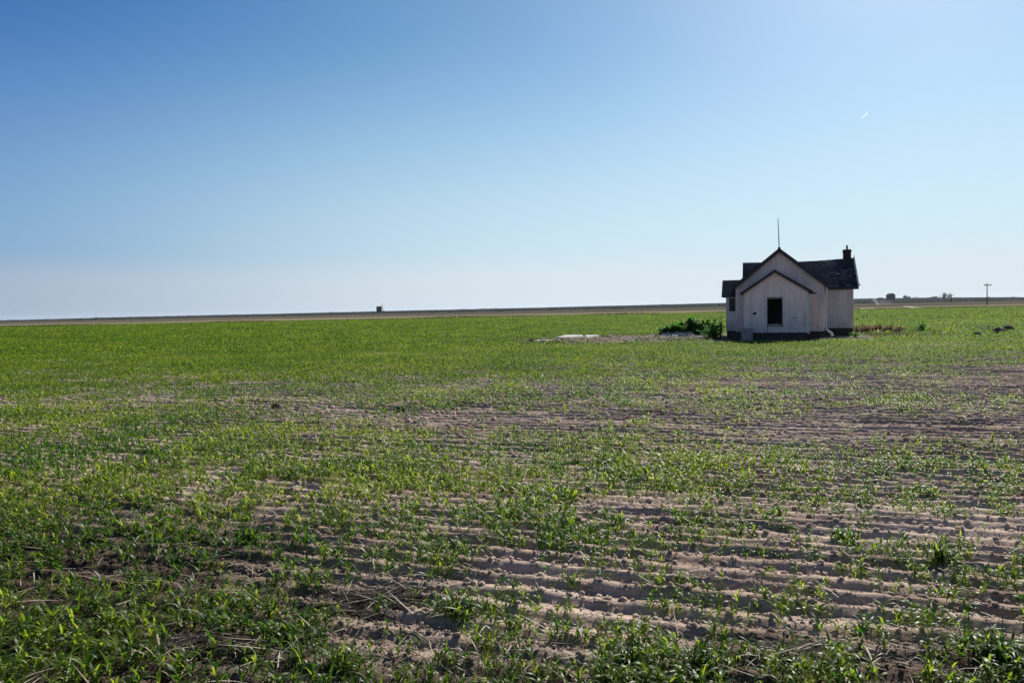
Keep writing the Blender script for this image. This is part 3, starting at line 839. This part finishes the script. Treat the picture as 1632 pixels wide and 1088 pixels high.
# fallen picket fence
fx, fy = P2(1085, 43.8)
fence = empty('fallen_picket_fence', (fx, fy, .12), R(-4)); tag(fence, 'row of leaning white pickets fallen before the dark green weeds', 'fence')
for i in range(10):
    c = MB(); m = Matrix.Translation((-.85+i*.185, 0, 0)) @ Matrix.Rotation(R(-34-random.uniform(0, 9)), 4, 'Y') @ Matrix.Rotation(R(-64), 4, 'X')
    hgt = random.uniform(.62, .80)
    vs = [m @ Vector(q) for q in [(-.03, 0, 0), (.03, 0, 0), (.03, 0, hgt), (0, 0, hgt+.05), (-.03, 0, hgt), (-.03, .018, 0), (.03, .018, 0), (.03, .018, hgt), (0, .018, hgt+.05), (-.03, .018, hgt)]]
    c.add(vs, [(0,1,2,3,4), (9,8,7,6,5), (0,5,6,1), (1,6,7,2), (2,7,8,3), (3,8,9,4), (4,9,5,0)])
    c.build('picket', MAT['whitewood'], fence)
c = MB(); c.box(-.98, 1.0, .02, .055, .0, .05); c.build('rail', MAT['pole'], fence)
# boards
def board(px, d, L, rz, label, z=.16, tilt=.03, mat='whitewood', wd=.09):
    x_, y_ = P2(px, d); c = MB(); c.box(-L/2, L/2, -wd, wd, 0, .035); c.box(-L/2+.1, -L/2+.14, -wd-.01, wd+.01, .036, .05)
    o = bevelled(c, 'loose_board', MAT[mat], .004); o.location = (x_, y_, z); o.rotation_euler = (0, tilt, rz); tag(o, label, 'board', 'boards lying on the dirt patch')
board(1116, 43.4, 1.3, .12, 'pale board lying at the right end of the dirt patch')
board(1058, 44.8, .9, -.1, 'short pale board at the left end of the picket fence')
board(1105, 42.4, 1.9, .05, 'long pale board in front of the short boards on the dirt patch', .12)
board(1010, 42.6, 1.4, -.06, 'grey weathered board at the middle front of the dirt patch', .13, .02, 'concrete')
board(1128, 44.6, 1.1, .5, 'slanting pale board beside the shaded shrub', .2, .12)
# dead brush and stones
def stone(px, d, r, label):
    x_, y_ = P2(px, d); bm = bmesh.new(); bmesh.ops.create_icosphere(bm, subdivisions=2, radius=r)
    for v in bm.verts: v.co *= 1+random.uniform(-.18, .18); v.co.z *= .65
    me = bpy.data.meshes.new('stone'); bm.to_mesh(me); bm.free(); o = link('stone', me, MAT['clod'] if r > .14 else MAT['concrete'])
    o.location = (x_, y_, .08); tag(o, label, 'stone', 'stones on the dirt patch left of the house')
for i in range(46):
    stone(random.uniform(842, 1120), random.uniform(40.6, 46.5), random.uniform(.05, .17), 'rough stone or lump among the rubble on the dirt patch left of the house')

# ------------------------------------------------------------------ weeds
def broad(name, x0, y0, h, w, n, label, cat, group, mat, leafL=(.14, .30), leafW=(.07, .14), z=0., stems=7, tint=.4, k=3):
    root = empty(name, (x0, y0, z)); tag(root, label, cat, group)
    LX = []; LY = []; LZ = []
    per = n//stems
    for i in range(stems):
        a = random.uniform(0, 6.28); r = random.uniform(.2, 1)
        tx, ty, tz = w*r*math.cos(a), w*r*math.sin(a)*.8, h*random.uniform(.6, 1.0)*(1-.3*r*r)
        bx, by = tx*.35, ty*.35
        st = MB(); st.tube([(bx, by, -.02), ((bx+tx)/2+random.uniform(-.05, .05), (by+ty)/2, tz*.55), (tx, ty, tz)], [.016, .012, .005], 5); st.build('stem', mat, root)
        for j in range(per):
            f = random.random()**.75
            LX.append(bx+(tx-bx)*f+random.gauss(0, .04)); LY.append(by+(ty-by)*f+random.gauss(0, .04)); LZ.append(tz*f*.98)
    n = len(LX)
    p = Pack(); p.add(*blades(np.array(LX), np.array(LY), np.array(LZ), rng.uniform(0, 6.28, n), rng.uniform(*leafL, n), rng.uniform(*leafW, n), rng.uniform(.3, 1.3, n), rng.uniform(.2, 1.4, n), k, np.clip(tint+rng.normal(0, .25, n), 0, 1), .25))
    p.build('leaves', mat, root)
    return root
W = [(1060, 46.5, .75, .5, 'leftmost and lowest of the dark green leafy weeds left of the house'),
     (1077, 46.5, 1.05, .55, 'second dark green leafy weed from the left, beside the lowest one'),
     (1096, 46.7, 1.35, .6, 'middle dark green weed with a tall pointed shoot'),
     (1114, 46.4, 1.3, .62, 'broad dark green weed right of the pointed one'),
     (1132, 46.2, 1.24, .58, 'rightmost dark green leafy weed nearest the house')]
for px, d, h, w, lab in W:
    x_, y_ = P2(px, d); broad('leafy_weed', x_, y_, h, w*1.15, 950, lab, 'weed', 'dark green weeds left of the house', MAT['weed'], stems=14, tint=.65)
x_, y_, _ = hl(-3.35, 1.9); broad('shaded_shrub', x_, y_, .9, .95, 900, 'dark shrub in the shade at the left corner of the house', 'shrub', None, MAT['weed'], (.08, .2), (.03, .08), stems=26, tint=.05)
x_, y_, _ = hl(-2.95, 2.6); broad('climbing_weed', x_, y_, 1.35, .22, 160, 'narrow dark weed climbing the left wall of the house', 'weed', None, MAT['weed'], (.08, .18), (.04, .08), stems=5, tint=.1)
for i, (px, d, h, w, lab) in enumerate([(1372, 46.3, .55, .55, 'brown dead brush against the right corner of the house'), (1388, 46.8, .50, .6, 'brown dead brush in the middle of the row right of the house'),
        (1407, 46.6, .55, .55, 'tallest brown dead brush right of the house'), (1425, 46.4, .40, .6, 'rightmost low dead brush right of the house')]):
    x_, y_ = P2(px, d); broad('dead_brush', x_, y_, h*1.05, w*1.35, 620, lab, 'dead brush', 'dead brush right of the house', MAT['brownweed'], (.08, .26), (.02, .06), stems=22, tint=.5)
x_, y_ = P2(1470, 46.2); broad('bright_weed', x_, y_, .72, .62, 330, 'bright green leafy weed right of the dead brush', 'weed', None, MAT['weed'], (.10, .2), (.05, .09), stems=11, tint=.95)
x_, y_ = P2(1362, 41.5); broad('pale_weed', x_, y_, .30, .45, 160, 'low pale green weed at the right front corner of the house', 'weed', None, MAT['weed'], (.08, .16), (.04, .07), stems=7, tint=1.)
x_, y_ = P2(1405, 43.4); broad('yellow_weed', x_, y_, .38, .6, 220, 'low yellowish weed in front of the dead brush', 'weed', None, MAT['crop'], (.08, .16), (.03, .06), stems=8, tint=1.)
# ragged ground weeds round the yard
n = 5200
px_ = rng.uniform(822, 1500, n); dd = rng.uniform(40.2, 49.5, n)
v = np.array([at_depth(a, b) for a, b in zip(px_, dd)])
s_, t_ = house_local(v[:, 0], v[:, 1])
m = ~((s_ > -3.2) & (s_ < 4.8) & (t_ > -1.6) & (t_ < 11)) & (clump(v[:, 0]*1.2, v[:, 1]*1.2) > .12)
v = v[m]; n = len(v)
pk = Pack(); rep = 7
i = np.repeat(np.arange(n), rep); N = len(i)
pk.add(*blades(v[i, 0]+rng.normal(0, .08, N), v[i, 1]+rng.normal(0, .08, N), np.full(N, .05), rng.uniform(0, 6.28, N), rng.uniform(.1, .26, N), rng.uniform(.02, .05, N), rng.uniform(.1, .9, N), rng.uniform(.2, 1.4, N), 2, rng.random(N)))
tag(pk.build('yard_weeds', leaf_mat('yard_weed', (.05, .045, .025), (.10, .15, .03), (.08, .06, .03), (.2, .3, .04), .4, .6)), kind='stuff')

# ------------------------------------------------------------------ far things
def zt(x, y): return float(base_z(np.array([x]), np.array([y]))[0])
def pole(px, d, top_py, arm, label, arms=1):
    x_, y_ = P2(px, d); z = zt(x_, y_)
    # height from where the top stands against the sky
    hor = 491 - .02007*(px-816); h = CAM_H + (hor-top_py)*d/F - z
    r = empty('power_pole', (x_, y_, z), R(14)); tag(r, label, 'power pole', 'power poles along the far edge of the field')
    c = MB(); c.tube([(0, 0, -.3), (0, 0, h)], [.17*d/250, .12*d/250], 8); c.build('post', MAT['pole'], r)
    if arm:
        c = MB(); c.box(-arm, arm, -.26, -.14, h-.75, h-.50); c.build('crossarm', MAT['pole'], r)
        for k in (-.92, -.5, .5, .92):
            c = MB(); c.tube([(arm*k, -.2, h-.5), (arm*k, -.2, h-.30), (arm*k, -.2, h-.22)], [.06, .09, .03], 6); c.build('insulator', MAT['metal'], r)
pole(1573, 240, 451.5, 1.45, 'tallest wooden power pole with a crossarm far right')
pole(1516, 440, 469.0, 1.45, 'second power pole from the right, beside the ragged tree')
pole(1482, 640, 480.0, 0, 'small far power pole left of the ragged tree')
pole(1458, 860, 481.5, 0, 'smallest and farthest power pole near the pale track')

def far_tree(px, d, h, w, label, n=1100):
    x_, y_ = P2(px, d); z = zt(x_, y_)
    r = empty('tree', (x_, y_, z)); tag(r, label, 'tree', 'trees on the skyline at the right')
    c = MB(); c.tube([(0, 0, -.5), (.1, 0, h*.3), (.3, 0, h*.6)], [.35, .28, .12], 7)
    tips = []
    for i in range(9):
        a = random.uniform(0, 6.28); q = Vector((w*random.uniform(.3, .95)*math.cos(a), w*random.uniform(.3, .8)*math.sin(a), h*random.uniform(.18, .88)))
        c.tube([(.15, 0, h*.28), tuple(q*.5+Vector((0, 0, h*.2))), tuple(q)], [.14, .09, .04], 5); tips.append(q)
    c.build('trunk', MAT['trunk'], r)
    pts = np.array([list(random.choice(tips)) for i in range(n)]) + rng.normal(0, 1, (n, 3))*np.array([w*.20, w*.20, h*.11])
    p = Pack(); p.add(*blades(pts[:, 0], pts[:, 1], pts[:, 2], rng.uniform(0, 6.28, n), rng.uniform(.4, 1.0, n), rng.uniform(.3, .6, n), rng.uniform(0, 2.6, n), rng.uniform(0, 1, n), 2, rng.random(n)))
    p.build('crown', MAT['treeleaf'], r)
far_tree(1503, 1250, 11, 5.5, 'ragged spreading tree on the skyline left of the second pole')
far_tree(1510, 1255, 9, 6, 'lower ragged tree touching the spreading one on the skyline')
far_tree(1442, 1300, 5.5, 3.0, 'small dark tree on the skyline right of the round roofed barn')
far_tree(1447, 1310, 4.0, 4.5, 'low bushy tree just right of the small dark one')
far_tree(1488, 1320, 3.2, 6, 'low wide bush on the skyline left of the ragged tree')
far_tree(1404, 1330, 3.0, 5, 'low wide bush on the skyline left of the round roofed barn')

# round roofed barn
x_, y_ = P2(1419.5, 1200); z = zt(x_, y_)
b = empty('barn', (x_, y_, z)); b.scale = (1.1, 1.1, 1.45); tag(b, 'small dark barn with a round roof on the skyline right of the house', 'barn')
pts = [(-4.6, 0), (4.6, 0), (4.6, 3.0), (-4.6, 3.0)]
from_bms('wall', [plate(pts, [quadhole(-1.3, 1.3, .05, 2.4)], -4, .3), plate(pts, [], 3.7, .3), plate([(-3.69, 0), (3.69, 0), (3.69, 3), (-3.69, 3)], [], -4.6, .3, True), plate([(-3.69, 0), (3.69, 0), (3.69, 3), (-3.69, 3)], [], 4.3, .3, True)], MAT['farbarn'], b)
c = MB(); n = 14
arc = [(5.0*math.cos(math.pi*i/n), 3.0+3.9*math.sin(math.pi*i/n)) for i in range(n+1)]
c.add([(a_, -4.3, b_) for a_, b_ in arc]+[(a_, 4.3, b_) for a_, b_ in arc], [(i, i+1, n+2+i, n+1+i) for i in range(n)]+[tuple(range(n+1)), tuple(range(2*n+1, n, -1)), (0, n, 2*n+1, n+1)])
c.build('roof', MAT['farbarn'], b)
c = MB(); c.box(-1.25, 1.25, -4.06, -4.0, .05, 2.35); c.build('door', MAT['pole'], b)

# lone dark tower building at the left of the skyline, with a mast beside it
x_, y_ = P2(604, 900); z = zt(x_, y_)
b = empty('grain_elevator', (x_, y_, z-.3)); tag(b, 'lone dark boxy building on the skyline at the left', 'building')
H_ = CAM_H + (491-.02007*(604-816)-488.2)*900/F - z + .3
from_bms('wall', [plate([(-2.8, 0), (2.8, 0), (2.8, H_), (-2.8, H_-.5)], [quadhole(-.8, .8, .1, 2.3)], -3, .2), plate([(-2.8, 0), (2.8, 0), (2.8, H_), (-2.8, H_-.5)], [], 2.8, .2),
     plate([(-2.79, 0), (2.79, 0), (2.79, H_-.5), (-2.79, H_-.5)], [], -2.8, .2, True), plate([(-2.79, 0), (2.79, 0), (2.79, H_), (-2.79, H_)], [], 2.6, .2, True)], MAT['farbarn'], b)
c = MB(); c.slab([(-3.1, -3.2, H_-.40), (3.1, -3.2, H_+.2), (3.1, 3.2, H_+.2), (-3.1, 3.2, H_-.40)], .2); c.box(-2.2, -1.4, -.5, .5, H_-.4, H_+.35); c.build('roof', MAT['farbarn'], b)
c = MB(); c.box(-.75, .75, -3.05, -3.0, .1, 2.25); c.build('door', MAT['pole'], b)
x_, y_ = P2(610.0, 905); z = zt(x_, y_)
ht = CAM_H + (491-.02007*(609-816)-482.8)*905/F - z
mst = empty('mast', (x_, y_, z)); tag(mst, 'thin leaning mast beside the lone dark building on the skyline', 'mast')
c = MB(); c.tube([(0, 0, 0), (-.6, 0, ht*.5), (-.9, 0, ht)], [.34, .28, .2], 6); c.build('post', MAT['pole'], mst)
c = MB(); c.box(-1.3, -.5, -.05, .05, ht*.86, ht*.90); c.build('crossarm', MAT['pole'], mst)
x_, y_ = P2(611.8, 903); z = zt(x_, y_)
c = MB(); c.box(-1.3, 1.3, -1, 1, -.2, 1.5); c.slab([(-1.4, -1.1, 1.5), (0, -1.1, 2.5), (0, 1.1, 2.5), (-1.4, 1.1, 1.5)], .1); c.slab([(0, -1.1, 2.5), (1.4, -1.1, 1.5), (1.4, 1.1, 1.5), (0, 1.1, 2.5)], .1)
c.box(-.4, .4, -1.04, -1., 0, 1.2)
o = c.build('shed', MAT['farbarn']); o.location = (x_, y_, z); tag(o, 'tiny dark shed at the foot of the thin mast', 'shed')

# pale track and dusty water spray at the far right
def strip(name, pts, mat):
    c = MB(); c.add([(a_, b_, zt(a_, b_)+.03) for a_, b_ in pts], [tuple(range(len(pts)))]); return tag(c.build(name, mat), kind='structure')
strip('dirt_track', [P2(1462, 176), P2(1473, 176), P2(1467, 196), P2(1455, 222), P2(1444, 250), P2(1438, 250), P2(1447, 215), P2(1453, 196)], simple('pale_track', (.36, .32, .25), (.30, .26, .2), .3))
strip('stubble_strip', [P2(1370, 177), P2(1396, 177), P2(1392, 215), P2(1370, 215)], simple('tan_stubble', (.26, .2, .12), (.2, .16, .09), .3))
spray = empty('irrigation_spray', (*P2(1397, 300), zt(*P2(1397, 300)))); tag(spray, 'faint white slanting spray of irrigation water right of the house', 'water spray')
t = NT('water_spray'); t.n.remove(t.b); pv = t.new('ShaderNodeVolumePrincipled'); pv.inputs['Color'].default_value = (.95, .97, 1, 1); pv.inputs['Density'].default_value = .15; pv.inputs['Anisotropy'].default_value = .3
t.l(pv.outputs[0], t.out.inputs['Volume'])
c = MB(); c.tube([(.75, 0, .2), (.1, 0, 1.4), (-1.3, 0, 2.7)], [.45, .6, .75], 10); c.build('jet', t.m, spray, True)
t = NT('water_mist'); t.n.remove(t.b); pv = t.new('ShaderNodeVolumePrincipled'); pv.inputs['Color'].default_value = (.95, .95, 1, 1); pv.inputs['Density'].default_value = .055
t.l(pv.outputs[0], t.out.inputs['Volume'])
c = MB(); c.tube([(0, 1, .9), (3, 1, 1.3), (7, 1, 1.0)], [.6, 1.1, .6], 10); c.build('mist', t.m, spray, True)

# scattered scrub far out on the plain
n = 26000; k = 420
cx = rng.uniform(-.72, .72, k); cyy = np.exp(rng.uniform(np.log(380), np.log(2300), k)); cx = cx*cyy
sz = rng.uniform(.5, 2.2, k)*(cyy/900)**.5; wd = rng.uniform(2, 12, k)*(cyy/900)**.5
i = rng.integers(0, k, n)
x = cx[i]+rng.normal(0, 1, n)*wd[i]*.6; y = cyy[i]+rng.normal(0, 1, n)*wd[i]*.3; z = base_z(x, y)+sz[i]*rng.random(n)*.6-.1
pk = Pack(); pk.add(*blades(x, y, z, rng.uniform(0, 6.28, n), sz[i]*.6, sz[i]*.5, rng.uniform(0, 1.4, n), rng.uniform(0, 1, n), 1, rng.random(n)))
tag(pk.build('distant_scrub', MAT['treeleaf']), kind='stuff')

# contrail
v0 = Rc @ np.array([(1371-816)/F, (544-190)/F, -1.]); v1 = Rc @ np.array([(1384-816)/F, (544-179.5)/F, -1.])
a0 = np.array([0, 0, CAM_H])+v0*26000; a1 = np.array([0, 0, CAM_H])+v1*26000
c = MB(); dlt = a1-a0
c.tube([tuple(dlt*(f-.5)) for f in (0, .15, .35, .6, .85, 1)], [2, 6, 9, 11, 9, 3], 10)
t = NT('ice_trail'); t.n.remove(t.b); pv = t.new('ShaderNodeVolumePrincipled'); pv.inputs['Color'].default_value = (1, 1, 1, 1); pv.inputs['Density'].default_value = .035; pv.inputs['Anisotropy'].default_value = .78
t.l(pv.outputs[0], t.out.inputs['Volume'])
o = c.build('contrail', t.m, None, True); o.location = tuple((a0+a1)/2); tag(o, 'short white contrail high in the sky above the house', 'contrail')

# ------------------------------------------------------------------ air
HAZE = 3.6e-5
t = NT('haze'); t.n.remove(t.b); pv = t.new('ShaderNodeVolumePrincipled'); pv.inputs['Color'].default_value = (.78, .86, 1., 1); pv.inputs['Density'].default_value = HAZE; pv.inputs['Anisotropy'].default_value = .3
t.l(pv.outputs[0], t.out.inputs['Volume'])
c = MB(); c.box(-13500, 13500, -13500, 13500, -80, 30)
o = c.build('haze', t.m); tag(o, kind='stuff')

# ------------------------------------------------------------------ light
SUN_EL, SUN_AZ = 37.0, 30.0        # azimuth to the right of the view direction
w = bpy.data.worlds.new('World'); sc.world = w; w.use_nodes = True
nt = w.node_tree; bg = nt.nodes['Background']
sky = nt.nodes.new('ShaderNodeTexSky'); sky.sky_type = 'NISHITA'; sky.sun_disc = False
sky.sun_elevation = R(SUN_EL); sky.sun_rotation = R(SUN_AZ)
sky.air_density = 1.0; sky.dust_density = 0.6; sky.ozone_density = 6.0; sky.altitude = 0
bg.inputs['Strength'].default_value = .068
def wmath(op, a, b=0.):
    n = nt.nodes.new('ShaderNodeMath'); n.operation = op
    for so_, v_ in ((n.inputs[0], a), (n.inputs[1], b)):
        if isinstance(v_, (int, float)): so_.default_value = v_
        else: nt.links.new(v_, so_)
    return n.outputs[0]
def wmr(v_, a, b, c, d):
    n = nt.nodes.new('ShaderNodeMapRange'); n.interpolation_type = 'SMOOTHSTEP'; nt.links.new(v_, n.inputs['Value'])
    for k_, x_ in zip(('From Min', 'From Max', 'To Min', 'To Max'), (a, b, c, d)): n.inputs[k_].default_value = x_
    return n.outputs['Result']
def wmix(f, a, b):
    n = nt.nodes.new('ShaderNodeMix'); n.data_type = 'RGBA'; nt.links.new(f, n.inputs[0])
    for so_, v_ in ((n.inputs[6], a), (n.inputs[7], b)):
        if isinstance(v_, tuple): so_.default_value = (*v_, 1)
        else: nt.links.new(v_, so_)
    return n.outputs[2]
hsv = nt.nodes.new('ShaderNodeHueSaturation'); hsv.inputs['Saturation'].default_value = 1.15; hsv.inputs['Value'].default_value = .98
nt.links.new(sky.outputs[0], hsv.inputs['Color'])
tcw = nt.nodes.new('ShaderNodeTexCoord'); sepw = nt.nodes.new('ShaderNodeSeparateXYZ'); nt.links.new(tcw.outputs['Generated'], sepw.inputs[0])
elev = sepw.outputs[2]
# thin bank of cirrus haze lying along the horizon, brighter towards the sun
side = wmath('ADD', wmath('MULTIPLY', sepw.outputs[0], math.sin(R(SUN_AZ))), wmath('MULTIPLY', sepw.outputs[1], math.cos(R(SUN_AZ))))
bank = wmix(wmr(side, .30, .98, 0, 1), (4.1, 5.0, 6.7), (8.3, 9.0, 9.9))
veil = wmr(elev, .36, .0, 0, 1)
mp = nt.nodes.new('ShaderNodeMapping'); mp.inputs['Scale'].default_value = (1.2, 1.2, 9); nt.links.new(tcw.outputs['Generated'], mp.inputs['Vector'])
nz = nt.nodes.new('ShaderNodeTexNoise'); nz.inputs['Scale'].default_value = 2.; nz.inputs['Detail'].default_value = 5; nt.links.new(mp.outputs[0], nz.inputs['Vector'])
e2 = wmath('ADD', elev, wmath('MULTIPLY', wmath('SUBTRACT', nz.outputs['Fac'], .5), .035))
low = wmr(e2, .076, .038, 0, 1)
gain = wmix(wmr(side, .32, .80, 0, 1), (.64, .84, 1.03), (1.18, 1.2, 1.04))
gain = wmix(wmr(side, .28, -.15, 0, 1), gain, (1.35, 1.16, 1.10))  # unseen sky behind the camera raised, as added fill on the shaded walls
gain = wmix(wmr(elev, .45, .72, 0, 1), gain, (.55, .58, .66))  # high sky above the view lowered to deepen the shadows
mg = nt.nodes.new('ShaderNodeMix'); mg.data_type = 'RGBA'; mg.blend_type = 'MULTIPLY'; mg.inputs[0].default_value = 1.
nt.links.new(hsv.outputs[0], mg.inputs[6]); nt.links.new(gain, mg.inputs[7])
c1 = wmix(wmath('MULTIPLY', veil, .92), mg.outputs[2], wmix(wmr(side, .30, .98, 0, 1), (2.5, 4.3, 6.7), (6.6, 8.4, 9.7)))
c2 = wmix(wmath('MULTIPLY', low, .56), c1, wmix(wmr(side, .30, .98, 0, 1), (4.7, 5.15, 6.0), (8.3, 8.8, 9.3)))
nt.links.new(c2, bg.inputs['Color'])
ld = bpy.data.lights.new('sun', 'SUN'); ld.energy = 4.9; ld.angle = R(.5); ld.color = (1, .95, .86)
sun = bpy.data.objects.new('sun', ld); COL.objects.link(sun)
sd = Vector((math.sin(R(SUN_AZ))*math.cos(R(SUN_EL)), math.cos(R(SUN_AZ))*math.cos(R(SUN_EL)), math.sin(R(SUN_EL))))
sun.rotation_euler = sd.to_track_quat('Z', 'Y').to_euler(); sun.location = (0, 0, 50)

sc.view_settings.view_transform = 'Standard'; sc.view_settings.look = 'None'; sc.view_settings.gamma = 1; sc.view_settings.exposure = 0.45
sc.render.engine = 'CYCLES'
